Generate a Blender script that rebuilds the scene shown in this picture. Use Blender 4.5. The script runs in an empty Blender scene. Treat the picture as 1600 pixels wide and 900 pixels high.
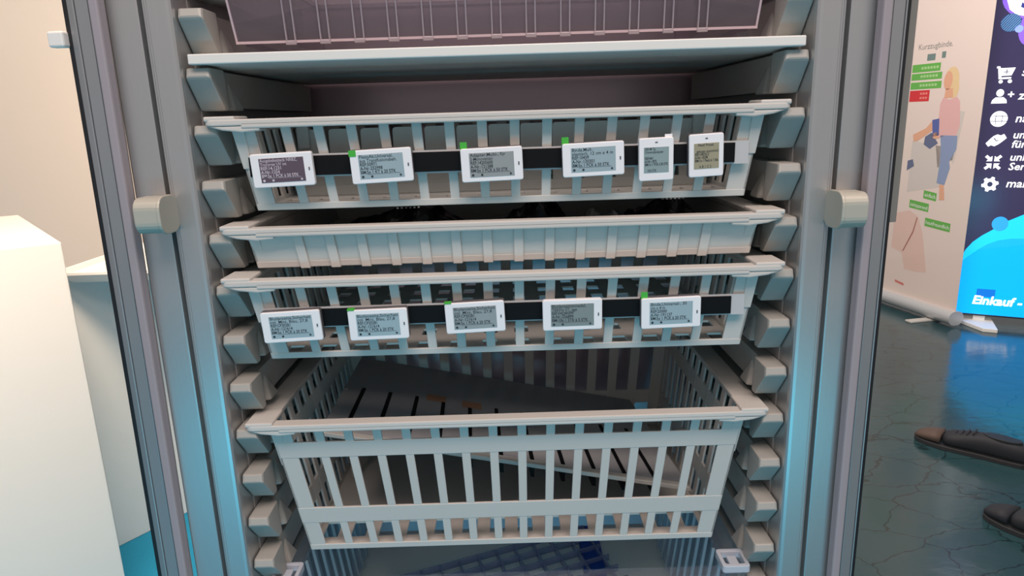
import bpy, bmesh, math, random
from mathutils import Vector, Matrix
R = math.radians
random.seed(4)
C = bpy.context.scene.collection
sc = bpy.context.scene

# ---------------------------------------------------------------- camera, world, lights, exposure
cam_d = bpy.data.cameras.new('camera'); cam = bpy.data.objects.new('camera', cam_d); C.objects.link(cam)
cam_d.sensor_width = 36.0; cam_d.lens = 36.0 * 1065 / 1600; cam_d.clip_start = 0.02
p, r = R(13.9), R(1.78)
fw = Vector((0, math.cos(p), -math.sin(p))); r0 = Vector((1, 0, 0)); d0 = fw.cross(r0)
rt = r0 * math.cos(r) + d0 * math.sin(r); dn = d0 * math.cos(r) - r0 * math.sin(r)
m = Matrix((rt, -dn, -fw)).transposed().to_4x4(); m.translation = Vector((0.0076, -0.7139, 1.25))
cam.matrix_world = m
sc.camera = cam

w = bpy.data.worlds.new('hall'); sc.world = w; w.use_nodes = True
w.node_tree.nodes['Background'].inputs[0].default_value = (0.88, 0.82, 0.81, 1)
w.node_tree.nodes['Background'].inputs[1].default_value = 0.33

def area(name, loc, target, sx, sy, power, col, spread=180):
    l = bpy.data.lights.new(name, 'AREA'); l.shape = 'RECTANGLE'; l.size = sx; l.size_y = sy
    l.energy = power; l.color = col; l.spread = R(spread)
    o = bpy.data.objects.new(name, l); C.objects.link(o); o.location = loc
    o.rotation_euler = (Vector(target) - Vector(loc)).to_track_quat('-Z', 'Y').to_euler()
    return o
area('hall_ceiling_light', (0.2, -1.7, 3.6), (0, 0.0, 1.1), 2.6, 1.0, 72, (1.0, 0.80, 0.71))
area('low_cyan_fill', (0.0, -1.7, 0.16), (0, 0.0, 0.8), 2.2, 0.3, 6.0, (0.05, 0.72, 1.0))  # added low cyan source, unseen, for the bounce off the blue carpet
area('booth_light_left', (-0.72, 0.45, 2.3), (-1.4, 1.5, 0.6), 0.5, 0.4, 36, (1.0, 0.76, 0.57))
area('pedestal_fill', (-1.05, -1.1, 2.6), (-1.38, 1.1, 0.5), 0.4, 0.4, 1.3, (1.0, 0.66, 0.46), 45)  # added warm fill, unseen, brightens the pedestal front
area('booth_light_right', (1.0, 1.9, 3.4), (2.6, 3.3, 1.1), 1.2, 0.6, 75, (1.0, 0.86, 0.78))
vs = sc.view_settings
vs.view_transform = 'Standard'; vs.look = 'None'; vs.gamma = 1.0; vs.use_curve_mapping = False; vs.exposure = 0.35

# ---------------------------------------------------------------- materials
MATS = {}
def lin(c):
    return tuple(((v / 255) / 12.92 if v / 255 <= 0.04045 else ((v / 255 + 0.055) / 1.055) ** 2.4) for v in c)
def mat(name, col, rough=0.5, metal=0.0, noise=None, bump=None, emit=None, spec=None, aniso=None):
    if name in MATS: return MATS[name]
    mt = bpy.data.materials.new(name); mt.use_nodes = True; nt = mt.node_tree
    b = nt.nodes['Principled BSDF']; c = lin(col) + (1,)
    b.inputs['Base Color'].default_value = c; b.inputs['Roughness'].default_value = rough
    b.inputs['Metallic'].default_value = metal
    if spec is not None: b.inputs['Specular IOR Level'].default_value = spec
    if emit: b.inputs['Emission Color'].default_value = c; b.inputs['Emission Strength'].default_value = emit
    if aniso: b.inputs['Anisotropic'].default_value = aniso
    if noise:
        scale, amt, stretch = noise
        tc = nt.nodes.new('ShaderNodeTexCoord'); mp = nt.nodes.new('ShaderNodeMapping'); n = nt.nodes.new('ShaderNodeTexNoise')
        mp.inputs['Scale'].default_value = stretch; n.inputs['Scale'].default_value = scale; n.inputs['Detail'].default_value = 4
        mx = nt.nodes.new('ShaderNodeMix'); mx.data_type = 'RGBA'
        mx.inputs['A'].default_value = tuple(v * (1 - amt) for v in c[:3]) + (1,)
        mx.inputs['B'].default_value = tuple(min(1, v * (1 + amt)) for v in c[:3]) + (1,)
        nt.links.new(tc.outputs['Object'], mp.inputs[0]); nt.links.new(mp.outputs[0], n.inputs['Vector'])
        nt.links.new(n.outputs['Fac'], mx.inputs['Factor']); nt.links.new(mx.outputs['Result'], b.inputs['Base Color'])
        if bump:
            bp = nt.nodes.new('ShaderNodeBump'); bp.inputs['Strength'].default_value = bump; bp.inputs['Distance'].default_value = 0.002
            nt.links.new(n.outputs['Fac'], bp.inputs['Height']); nt.links.new(bp.outputs[0], b.inputs['Normal'])
    MATS[name] = mt; return mt
def glassy(name, tint, gloss_rough=0.02, base=0.0, base_col=(200, 200, 210)):
    """thin clear sheet: transparent with fresnel reflection and a little surface haze"""
    mt = bpy.data.materials.new(name); mt.use_nodes = True; nt = mt.node_tree; nt.nodes.clear()
    out = nt.nodes.new('ShaderNodeOutputMaterial'); t = nt.nodes.new('ShaderNodeBsdfTransparent'); g = nt.nodes.new('ShaderNodeBsdfGlossy')
    d = nt.nodes.new('ShaderNodeBsdfDiffuse'); f = nt.nodes.new('ShaderNodeFresnel'); m1 = nt.nodes.new('ShaderNodeMixShader'); m2 = nt.nodes.new('ShaderNodeMixShader')
    t.inputs[0].default_value = tint + (1,); g.inputs['Roughness'].default_value = gloss_rough; g.inputs[0].default_value = (1, 1, 1, 1)
    d.inputs[0].default_value = lin(base_col) + (1,); f.inputs['IOR'].default_value = 1.45; m1.inputs[0].default_value = base
    nt.links.new(t.outputs[0], m1.inputs[1]); nt.links.new(d.outputs[0], m1.inputs[2])
    geo = nt.nodes.new('ShaderNodeNewGeometry'); mu = nt.nodes.new('ShaderNodeMath'); mu.operation = 'MULTIPLY'; inv = nt.nodes.new('ShaderNodeMath'); inv.operation = 'SUBTRACT'; inv.inputs[0].default_value = 1.0
    nt.links.new(geo.outputs['Backfacing'], inv.inputs[1]); nt.links.new(inv.outputs[0], mu.inputs[0]); nt.links.new(f.outputs[0], mu.inputs[1])
    nt.links.new(mu.outputs[0], m2.inputs[0]); nt.links.new(m1.outputs[0], m2.inputs[1]); nt.links.new(g.outputs[0], m2.inputs[2])
    nt.links.new(m2.outputs[0], out.inputs[0]); MATS[name] = mt; return mt

ALU = mat('brushed_aluminium', (190, 190, 190), 0.32, 0.7, noise=(30, 0.05, (60, 60, 0.6)))
ALU2 = mat('anodised_door_aluminium', (165, 166, 168), 0.42, 0.6, noise=(30, 0.04, (60, 60, 0.6)))
PLAST = mat('light_grey_plastic', (202, 199, 194), 0.42, noise=(9, 0.02, (1, 1, 1)))
RAILP = mat('side_wall_grey_plastic', (166, 165, 160), 0.45, noise=(9, 0.03, (1, 1, 1)))
WALLP = mat('inner_wall_grey', (150, 150, 150), 0.5)
BACK = mat('cabinet_back_dark_grey', (196, 178, 186), 0.3, 0.6)
WHITE = mat('white_laminate', (236, 234, 230), 0.4)
SHELF = mat('shelf_white', (226, 226, 222), 0.4)
CASE = mat('label_white_plastic', (240, 240, 243), 0.4)
CASEB = mat('label_back_grey', (90, 88, 92), 0.5)
BLACK = mat('black_strip', (9, 9, 12), 0.6, spec=0.2)
INK = mat('display_ink', (48, 52, 58), 0.6)
INKW = mat('display_ink_white', (205, 195, 205), 0.6)
BTN = mat('label_button_grey', (95, 95, 100), 0.5)
GREEN = mat('green_sticker', (70, 178, 58), 0.5)
RUBBER = mat('grey_rubber_gasket', (158, 150, 156), 0.55)
SEAL = mat('black_glass_seal', (26, 26, 30), 0.5)
ZINC = mat('hinge_satin_metal', (186, 184, 172), 0.5, 0.25)
GLASS = glassy('door_glass', (0.97, 0.985, 0.98))
CLEAR = glassy('clear_bin_plastic', (0.78, 0.76, 0.79), 0.08, 0.13, (150, 142, 150))
CLEARB = glassy('clear_blue_plastic', (0.86, 0.92, 0.96), 0.06, 0.22, (120, 140, 160))

# ---------------------------------------------------------------- geometry helpers
def link(name, me, m=None, parent=None, bevel=0, smooth=False):
    o = bpy.data.objects.new(name, me); C.objects.link(o)
    if m is not None:
        for q in (m if isinstance(m, (list, tuple)) else [m]): me.materials.append(q)
    if parent is not None: o.parent = parent
    if smooth:
        for f in me.polygons: f.use_smooth = True
    if bevel:
        b = o.modifiers.new('bevel', 'BEVEL'); b.width = bevel; b.segments = 2; b.limit_method = 'ANGLE'; b.angle_limit = R(40)
    return o
def obj(name, bm, m=None, parent=None, bevel=0, smooth=False):
    bmesh.ops.recalc_face_normals(bm, faces=bm.faces)
    me = bpy.data.meshes.new(name); bm.to_mesh(me); bm.free()
    return link(name, me, m, parent, bevel, smooth)
def empty(name, loc, label, cat, group=None, rotz=0):
    o = bpy.data.objects.new(name, None); C.objects.link(o); o.location = loc; o.rotation_euler = (0, 0, rotz); o.empty_display_size = 0.05
    return tag(o, label, cat, group)
def tag(o, label, cat, group=None):
    o['label'] = label; o['category'] = cat
    if group: o['group'] = group
    return o
def struct(o, label=None):
    o['kind'] = 'structure'
    if label: o['label'] = label
    return o
def NB(): return bmesh.new()
def box(bm, x0, x1, y0, y1, z0, z1, mi=0):
    v = [bm.verts.new((x, y, z)) for x in (x0, x1) for y in (y0, y1) for z in (z0, z1)]
    for f in ((0, 1, 3, 2), (4, 6, 7, 5), (0, 4, 5, 1), (2, 3, 7, 6), (0, 2, 6, 4), (1, 5, 7, 3)):
        bm.faces.new([v[i] for i in f]).material_index = mi
def prism(bm, pts, off, mi=0):
    """closed outline pts extruded by vector off"""
    a = [bm.verts.new(q) for q in pts]; b = [bm.verts.new(Vector(q) + Vector(off)) for q in pts]; n = len(a)
    bm.faces.new(a).material_index = mi; bm.faces.new(b[::-1]).material_index = mi
    for i in range(n): bm.faces.new([a[i], a[(i + 1) % n], b[(i + 1) % n], b[i]]).material_index = mi
def hull(bm, pts):
    v = [bm.verts.new(q) for q in pts]
    res = bmesh.ops.convex_hull(bm, input=v)
    bmesh.ops.delete(bm, geom=[g for g in res['geom_interior'] if isinstance(g, bmesh.types.BMVert)], context='VERTS')
def rrect(x0, x1, y0, y1, rad, n=5):
    out = []
    for cx, cy, a0 in ((x1 - rad, y1 - rad, 0), (x0 + rad, y1 - rad, 90), (x0 + rad, y0 + rad, 180), (x1 - rad, y0 + rad, 270)):
        for i in range(n + 1):
            a = R(a0 + 90 * i / n); out.append((cx + rad * math.cos(a), cy + rad * math.sin(a)))
    return out
def ring(bm, outer, inner, z0, z1):
    n = len(outer)
    vs = [[bm.verts.new((q[0], q[1], z)) for q in L] for L in (outer, inner) for z in (z0, z1)]
    o0, o1, i0, i1 = vs
    for k in range(n):
        j = (k + 1) % n
        bm.faces.new([o0[k], o0[j], o1[j], o1[k]]); bm.faces.new([i0[j], i0[k], i1[k], i1[j]])
        bm.faces.new([o1[k], o1[j], i1[j], i1[k]]); bm.faces.new([o0[j], o0[k], i0[k], i0[j]])
def tube(bm, pts, rad, n=8):
    rings = []
    for i, q in enumerate(pts):
        q = Vector(q); d = (Vector(pts[min(i + 1, len(pts) - 1)]) - Vector(pts[max(i - 1, 0)])).normalized()
        a = d.orthogonal().normalized(); b = d.cross(a)
        rings.append([bm.verts.new(q + (a * math.cos(2 * math.pi * k / n) + b * math.sin(2 * math.pi * k / n)) * rad) for k in range(n)])
    for s, t in zip(rings, rings[1:]):
        for k in range(n): bm.faces.new([s[k], s[(k + 1) % n], t[(k + 1) % n], t[k]])
    bm.faces.new(rings[0][::-1]); bm.faces.new(rings[-1])
def text_mesh(body, size, shear=0.0, spacing=1.0, align='LEFT', bold=0.0, squeeze=1.0, depth=0.0):
    """lettering standing upright in the x-z plane, facing -y"""
    cu = bpy.data.curves.new('lettering', 'FONT'); cu.body = body; cu.size = size; cu.shear = shear; cu.space_line = spacing
    cu.align_x = align; cu.offset = bold; cu.resolution_u = 2; cu.extrude = depth
    t = bpy.data.objects.new('lettering', cu); C.objects.link(t)
    me = bpy.data.meshes.new_from_object(t.evaluated_get(bpy.context.evaluated_depsgraph_get()))
    bpy.data.objects.remove(t); bpy.data.curves.remove(cu); me.materials.clear()
    for v in me.vertices: x, y, z = v.co; v.co = (x * squeeze, -z, y)
    return me
def move_mesh(me, d):
    for v in me.vertices: v.co += Vector(d)
    return me

# ---------------------------------------------------------------- setting: floors and booth wall
def floor_mat():
    mt = mat('black_printed_floor', (24, 25, 27), 0.16); nt = mt.node_tree; b = nt.nodes['Principled BSDF']
    tc = nt.nodes.new('ShaderNodeTexCoord'); mp = nt.nodes.new('ShaderNodeMapping'); mp.inputs['Scale'].default_value = (4.2, 6.5, 1)
    mp.inputs['Rotation'].default_value = (0, 0, R(24))
    n = nt.nodes.new('ShaderNodeTexNoise'); n.inputs['Scale'].default_value = 3; n.inputs['Detail'].default_value = 6
    add = nt.nodes.new('ShaderNodeMix'); add.data_type = 'RGBA'; add.inputs['Factor'].default_value = 0.22
    v = nt.nodes.new('ShaderNodeTexVoronoi'); v.feature = 'DISTANCE_TO_EDGE'; v.inputs['Scale'].default_value = 1.3
    rp = nt.nodes.new('ShaderNodeValToRGB'); rp.color_ramp.elements[0].color = (0.006, 0.015, 0.018, 1); rp.color_ramp.elements[1].color = (0.020, 0.056, 0.066, 1); rp.color_ramp.elements[1].position = 0.018  # teal in both colours stands in for cyan reflected on the gloss
    bp = nt.nodes.new('ShaderNodeBump'); bp.inputs['Strength'].default_value = 0.25; bp.inputs['Distance'].default_value = 0.004
    L = nt.links.new
    L(tc.outputs['Object'], mp.inputs[0]); L(mp.outputs[0], n.inputs['Vector']); L(mp.outputs[0], add.inputs['A']); L(n.outputs['Color'], add.inputs['B'])
    L(add.outputs['Result'], v.inputs['Vector']); L(v.outputs['Distance'], rp.inputs[0]); L(rp.outputs[0], b.inputs['Base Color'])
    L(n.outputs['Fac'], bp.inputs['Height']); L(bp.outputs[0], b.inputs['Normal']); return mt
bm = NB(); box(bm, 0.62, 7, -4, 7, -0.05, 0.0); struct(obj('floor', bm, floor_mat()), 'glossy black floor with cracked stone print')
CARPET = mat('blue_carpet', (22, 134, 172), 0.95, noise=(220, 0.25, (1, 1, 1)), bump=0.5)
bm = NB(); box(bm, -5, 0.62, -4, 7, -0.05, 0.0); struct(obj('floor_carpet', bm, CARPET), 'bright blue fair carpet')
bm = NB(); box(bm, -5, -0.1, 2.3, 2.36, 0, 3.2); struct(obj('wall_left', bm, mat('booth_wall_white', (232, 222, 212), 0.6, noise=(2, 0.02, (1, 1, 1)))), 'warm white booth wall')

# ---------------------------------------------------------------- cabinet
cab = empty('storage_cabinet', (0, 0, 0), 'tall aluminium medical storage cabinet with open glass doors and pull-out baskets', 'cabinet')
ZB, ZT = 0.10, 2.04
bm = NB()
box(bm, -0.385, 0.385, 0.43, 0.45, ZB, ZT)
obj('back_panel', bm, BACK, cab)
bm = NB(); box(bm, -0.385, 0.385, 0.03, 0.43, ZT - 0.03, ZT); box(bm, -0.385, 0.385, 0.012, 0.45, ZT, ZT + 0.03)
obj('top_panel', bm, ALU, cab, 0.002)
bm = NB(); box(bm, -0.316, 0.316, 0.03, 0.43, ZB, ZB + 0.03); box(bm, -0.38, 0.38, 0.03, 0.44, 0.0, ZB)
obj('plinth', bm, ALU2, cab, 0.002)
def frame_profile(s):
    P = [(0.3165, 0.036), (0.3165, 0.0060), (0.3172, 0.0022), (0.3192, 0.0004), (0.3225, 0.0), (0.3400, 0.0), (0.3412, 0.0012), (0.3424, 0.0012), (0.3430, 0.0002), (0.3446, 0.0006), (0.3452, 0.002), (0.3453, 0.018),
         (0.3496, 0.018), (0.3499, 0.0016), (0.3512, 0.0008), (0.380, 0.0008), (0.3815, 0.002), (0.3820, 0.006), (0.3820, 0.036)]
    bm = NB(); prism(bm, [(s * x, y, ZB - 0.05) for x, y in P], (0, 0, ZT - ZB + 0.08))
    return bm
RAIL_Z = [1.311 + 0.0568 * k for k in (2, 1, 0, -1, -2, -3, -4, -5, -6, -7, -8, -9, -10, -11)]
def rail_bm(s):
    bm = NB(); W = 0.3155
    T = lambda pts: [(s * x, y, z) for x, y, z in pts]
    hull(bm, T([(W, .010, -.001), (.2915, .010, -.001), (W, .007, -.010), (.2905, .007, -.010), (W, .034, -.043), (.289, .034, -.043), (W, .062, -.001), (.2925, .050, -.001), (W, .060, -.043), (.2885, .044, -.043)]))
    hull(bm, T([(W, .070, -.010), (.2990, .072, -.010), (W, .050, -.043), (.2885, .060, -.043), (.2885, .088, -.043), (W, .090, -.043)]))
    hull(bm, T([(W, .045, -.002), (.2985, .045, -.002), (W, .045, -.040), (.2985, .045, -.040), (W, .400, -.002), (.2985, .400, -.002), (W, .400, -.040), (.2985, .400, -.040)]))
    return bm
for s in (-1, 1):
    bm = NB(); x0, x1 = sorted((s * 0.3157, s * 0.3815)); box(bm, x0, x1, 0.036, 0.43, ZB, ZT - 0.03)
    sp = obj('side_panel', bm, WALLP, cab)
    bm = frame_profile(s); obj('frame_profile', bm, ALU, cab)
    first = None
    for z in RAIL_Z:
        if first is None: first = o = obj('tray_rail', rail_bm(s), RAILP, sp, 0.0028)
        else: o = first.copy(); C.objects.link(o); o.parent = sp
        o.location = (0, 0, z)
    # hinge: horizontal barrel block with a rounded end cap facing the opening
    for hz in (1.159, 0.42, 1.86):
        zc = hz + (0.0075 if s < 0 else -0.0085) if hz == 1.159 else hz
        prof = [(y, z) for y, z in rrect(-0.0375, 0.003, zc - 0.0182, zc + 0.0182, 0.012, 6)]
        bm = NB(); prism(bm, [(s * 0.342, y, z) for y, z in prof], (s * 0.024, 0, 0))
        cap = [(y, z) for y, z in rrect(-0.0385, 0.003, zc - 0.0195, zc + 0.0195, 0.014, 6)]
        prism(bm, [(s * 0.339, y, z) for y, z in cap], (s * 0.004, 0, 0))
        obj('hinge', bm, ZINC, cab, 0.0012)
# doors, swung wide open to the sides
def door(s, ang, hx, lean):
    e = Vector((s * math.sin(R(ang)), -math.cos(R(ang)), 0)); t = Vector((s * math.cos(R(ang)), math.sin(R(ang)), 0))
    o0 = Vector((s * hx, -0.012, 0))
    def B(bm, s0, s1, t0, t1, z0, z1): prism(bm, [o0 + e * a + t * b + Vector((0, 0, z0)) for a, b in ((s0, t0), (s1, t0), (s1, t1), (s0, t1))], (0, 0, z1 - z0))
    z0, z1 = 0.13, 2.02
    SE, SD = (0.0375, 0.0430) if s < 0 else (0.0295, 0.0345)     # end of the metal stile, end of the dark seal
    FL = 0.0275 if s < 0 else 0.0262                               # end of the flat face
    bm = NB()
    B(bm, 0.0100, 0.0125, 0.0, 0.022, z0, z1); B(bm, 0.0125, 0.0133, 0.0014, 0.022, z0, z1); B(bm, 0.0133, FL - 0.0008, 0.0, 0.022, z0, z1); B(bm, FL - 0.0008, FL, 0.0014, 0.022, z0, z1)
    prism(bm, [o0 + e * a + t * b + Vector((0, 0, z0)) for a, b in ((FL, -0.0006), (FL + 0.0012, -0.0010), (SE, 0.0030), (SE, 0.022), (FL, 0.022))], (0, 0, z1 - z0))
    B(bm, 0.352, 0.388, 0.0, 0.022, z0, z1)
    B(bm, SE, 0.352, 0.0, 0.022, z0, z0 + 0.04); B(bm, SE, 0.352, 0.0, 0.022, z1 - 0.04, z1)
    d = obj('door', bm, ALU2, cab, 0.0005)
    bm = NB(); B(bm, 0.0, 0.0100, -0.004, 0.008, z0, z1); obj('gasket', bm, RUBBER, d, 0.002)
    bm = NB(); B(bm, SE - 0.001, SD, 0.004, 0.012, z0 + 0.04, z1 - 0.04); obj('glass_seal', bm, SEAL, d)
    bm = NB(); B(bm, SD - 0.002, 0.353, 0.008, 0.012, z0 + 0.038, z1 - 0.038); obj('glass_pane', bm, GLASS, d)
    if s > 0:
        bm = NB(); B(bm, SD - 0.002, SD + 0.0140, 0.0125, 0.020, 1.131, 1.80); obj('outer_strip', bm, mat('strip_grey', (130, 124, 120), 0.5), d)
    else:
        bm = NB(); B(bm, SD - 0.001, SD + 0.016, -0.004, 0.007, 1.331, 1.346); obj('door_catch', bm, WHITE, d, 0.002)
    pv = Vector((s * hx, 0, 1.166))                                # the doors hang a little out of true
    d.matrix_local = Matrix.Translation(pv) @ Matrix.Rotation(R(lean), 4, 'Y') @ Matrix.Translation(-pv)
    return d
door(-1, 98, 0.3803, 0.5); door(1, 98, 0.3735, -0.15)

# ---------------------------------------------------------------- shelf board and clear bin
bm = NB(); box(bm, -0.3085, 0.3085, 0.002, 0.420, 1.3125, 1.3225)
sh = tag(obj('shelf_board', bm, SHELF, None, 0.0012), 'white flat shelf board across the cabinet under the clear bin', 'shelf')

def panel(bm, A, B, Cc, D, thick, posts, bands, inward):
    """slatted wall in the quad A(top left) B(top right) C(bottom right) D(bottom left): posts are (u0,u1), bands are (v0,v1)"""
    A, B, Cc, D = map(Vector, (A, B, Cc, D)); off = Vector(inward) * thick
    P = lambda u, v: (A.lerp(B, u)).lerp(D.lerp(Cc, u), v)
    for u0, u1 in posts: prism(bm, [P(u0, 0), P(u1, 0), P(u1, 1), P(u0, 1)], off)
    for v0, v1 in bands: prism(bm, [q_ - off * 0.12 for q_ in (P(0.001, v0), P(0.999, v0), P(0.999, v1), P(0.001, v1))], off * 1.06)
PITCH = 0.0341
def slat_u(half, n=14, wd=0.0105, pitch=PITCH):
    return [(((k - (n - 1) / 2) * pitch - wd / 2 + half) / (2 * half), ((k - (n - 1) / 2) * pitch + wd / 2 + half) / (2 * half)) for k in range(n)]

def basket(label, y, z, H, kind, strip=None, cx=-0.0015, name='storage_basket', group=None):
    t = empty(name, (cx, y, z), label, 'basket' if kind != 'solid' else 'tray', group)
    # origin: middle of the front of the rim, z = top of the rim
    bm = NB()
    ring(bm, rrect(-0.300, 0.300, 0.0, 0.400, 0.008, 4), rrect(-0.272, 0.272, 0.0165, 0.3835, 0.006, 4), -0.0065, 0.0)
    box(bm, -0.262, 0.262, 0.0, 0.006, -0.0095, -0.003)                       # front lip
    for s in (-1, 1):
        for y0, y1 in ((0.0005, 0.040), (0.360, 0.3995)):
            a, b = sorted((s * 0.2995, s * 0.268)); box(bm, a, b, y0, y1, -0.002, 0.0032)      # raised corner grips
        prism(bm, [(s * 0.297, 0.001, -0.0065), (s * 0.243, 0.001, -0.0065), (s * 0.243, 0.001, -0.012), (s * 0.262, 0.001, -0.0135), (s * 0.282, 0.001, -0.011)], (0, 0.020, 0))
    obj('rim', bm, PLAST, t, 0.0016)
    tp = 0.13 * H
    xt, xb = 0.276, 0.276 - tp * 0.98
    yt, yb = 0.013, 0.013 + tp
    kt, kb = 0.400 - yt, 0.400 - yb
    zt, zb = -0.0065, -H
    F = [(-xt, yt, zt), (xt, yt, zt), (xb, yb, zb), (-xb, yb, zb)]
    Bk = [(-xt, kt, zt), (xt, kt, zt), (xb, kb, zb), (-xb, kb, zb)]
    hz = H - 0.0065
    if kind == 'deep': bands = [(0.125, 0.245), (0.645, 0.770), (0.955, 1.0)]
    else: bands = [(1 - 0.0075 / hz, 1.0)]
    post = [(0, 0.040), (0.96, 1.0)]
    def ws(name, q, inward, posts, bnds):
        bm = NB(); panel(bm, *q, 0.0032, posts, bnds, inward)
        if name == 'front_wall':
            for s in (-1, 1):          # stepped stiffener down the outer edge of each corner post
                prism(bm, [(s * (xt + 0.001), yt - 0.002, zt), (s * (xt - 0.012), yt - 0.002, zt), (s * (xt - 0.015), yt + 0.4 * tp, zt - 0.5 * min(hz, .11)), (s * (xt - 0.005), yt + 0.4 * tp, zt - 0.5 * min(hz, .11))], (0, 0.006, 0))
            if kind == 'solid':
                for u0, u1 in slat_u(0.276):
                    a0, a1 = -xt + 2 * xt * u0, -xt + 2 * xt * u1; c0, c1 = -xb + 2 * xb * u0, -xb + 2 * xb * u1
                    prism(bm, [(a0, yt - 0.0035, zt), (a1, yt - 0.0035, zt), (c1, yb - 0.0035, zb - 0.001), (c0, yb - 0.0035, zb - 0.001)], (0, 0.005, 0))
        return obj(name, bm, PLAST, t, 0.0008)
    solid = [(0, 1)] if kind == 'solid' else None
    bk = bands if kind != 'shallow' else bands + [(0, 0.06)]
    ws('front_wall', F, (0, 1, 0), solid or post + slat_u(0.276), bands)
    ws('back_wall', Bk, (0, -1, 0), solid or post + slat_u(0.276, 13, 0.016, 0.037), bk)
    side = solid or [(0, .05), (.95, 1)] + slat_u(0.187, 11, 0.014, 0.030)
    ws('side_wall', [F[0], Bk[0], Bk[3], F[3]], (1, 0, 0), side, bk)
    ws('side_wall', [F[1], Bk[1], Bk[2], F[2]], (-1, 0, 0), side, bk)
    bm = NB()
    if kind == 'solid': box(bm, -xb, xb, yb, kb, zb, zb + 0.003)
    elif kind == 'deep':
        box(bm, -xb, xb, yb + 0.055, kb, zb, zb + 0.003); box(bm, -xb, xb, yb, yb + 0.022, zb, zb + 0.003)
        for i in range(15):
            x = -xb + 2 * xb * i / 14; box(bm, max(-xb, x - 0.0085), min(xb, x + 0.0085), yb, yb + 0.06, zb, zb + 0.0028)
    else:
        for i in range(15):
            x = -xb + 2 * xb * i / 14; box(bm, max(-xb, x - 0.0105), min(xb, x + 0.0105), yb, kb, zb, zb + 0.0028)
        for i in range(8):
            yy = yb + (kb - yb) * i / 7; box(bm, -xb, xb, max(yb, yy - 0.013), min(kb, yy + 0.013), zb, zb + 0.003)
    obj('bottom', bm, PLAST, t, 0.0006)
    if strip:
        z0, z1, yf = strip                                # world heights of the black strip and its front in y, all relative here
        bm = NB(); box(bm, -0.262, 0.247, yf, yf + 0.002, z0 - z, z1 - z); ob = obj('label_strip', bm, BLACK, t)
        bm = NB(); box(bm, -0.263, 0.262, yf + 0.002, yf + 0.004, z0 - z - 0.0018, z1 - z + 0.0018)
        obj('strip_holder', bm, mat('strip_holder_clear_grey', (190, 192, 194), 0.35), t)
    return t
basket('upper slatted light grey plastic basket carrying six price displays', 0.0008, 1.2585, 0.0965, 'shallow', strip=(1.1992, 1.2194, 0.011))
basket('shallow solid light grey tray with ribbed front between the two display baskets', 0.0015, 1.1460, 0.0465, 'solid', name='shallow_tray', cx=-0.0005)
basket('middle slatted light grey plastic basket carrying five price displays', -0.0105, 1.0920, 0.0960, 'shallow', strip=(1.0370, 1.0563, 0.011))
basket('deep slatted light grey plastic basket with a leaning plate, lowest of the grey ones', 0.0050, 0.9185, 0.1870, 'deep', cx=-0.003)

# clear bin standing on the shelf board
cb = empty('clear_bin', (0, 0.030, 1.3226), 'smoky clear plastic bin with ribbed front on the white shelf', 'bin')
bm = NB(); xt, xb, Hh = 0.276, 0.268, 0.10
q = lambda x, y, z: (x, y, z)
Fq = [(-xt, -0.012, Hh), (xt, -0.012, Hh), (xb, 0.0, 0.012), (-xb, 0.0, 0.012)]
panel(bm, *Fq, 0.0025, [(0, 1)], [], (0, 1, 0)); obj('front_wall', bm, CLEAR, cb)
bm = NB()
for k in range(13):
    x = (k - 6) * 0.0352
    for dx in (-0.0045, 0.0045):
        prism(bm, [(x + dx - 0.0008, -0.0145, Hh), (x + dx + 0.0008, -0.0145, Hh), (x + dx + 0.0008, -0.0025, 0.011), (x + dx - 0.0008, -0.0025, 0.011)], (0, 0.004, 0))
    box(bm, x - 0.0055, x + 0.0055, -0.003, 0.001, 0.0085, 0.0125)
obj('rib', bm, mat('clear_rib_edge', (150, 140, 148), 0.2), cb, 0.0006)
bm = NB(); box(bm, -xb, xb, -0.0015, 0.001, 0.0105, 0.013)
for s in (-1, 1): prism(bm, [(s * xb, -0.001, 0.011), (s * (xb - 0.002), -0.001, 0.011), (s * (xt - 0.002), -0.0135, Hh), (s * xt, -0.0135, Hh)], (0, 0.003, 0))
obj('edge', bm, mat('clear_edge_bright', (186, 168, 176), 0.2), cb)
bm = NB()
panel(bm, (-xt, -0.012, Hh), (-xt, 0.372, Hh), (-xb, 0.36, 0.012), (-xb, 0, 0.012), 0.0025, [(0, 1)], [], (1, 0, 0))
panel(bm, (xt, -0.012, Hh), (xt, 0.372, Hh), (xb, 0.36, 0.012), (xb, 0, 0.012), 0.0025, [(0, 1)], [], (-1, 0, 0))
panel(bm, (-xt, 0.372, Hh), (xt, 0.372, Hh), (xb, 0.36, 0.012), (-xb, 0.36, 0.012), 0.0025, [(0, 1)], [], (0, -1, 0))
obj('wall', bm, CLEAR, cb)
bm = NB(); box(bm, -xb, xb, 0.002, 0.36, 0.0, 0.0035)
for s in (-1, 1): a, b = sorted((s * 0.25, s * 0.262)); box(bm, a, b, 0.01, 0.35, 0.0035, 0.012)
obj('bottom', bm, CLEAR, cb)
bm = NB(); ring(bm, rrect(-0.298, 0.298, -0.022, 0.385, 0.01), rrect(-0.272, 0.272, -0.008, 0.368, 0.008), Hh - 0.002, Hh + 0.005); obj('rim', bm, CLEAR, cb)

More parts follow.
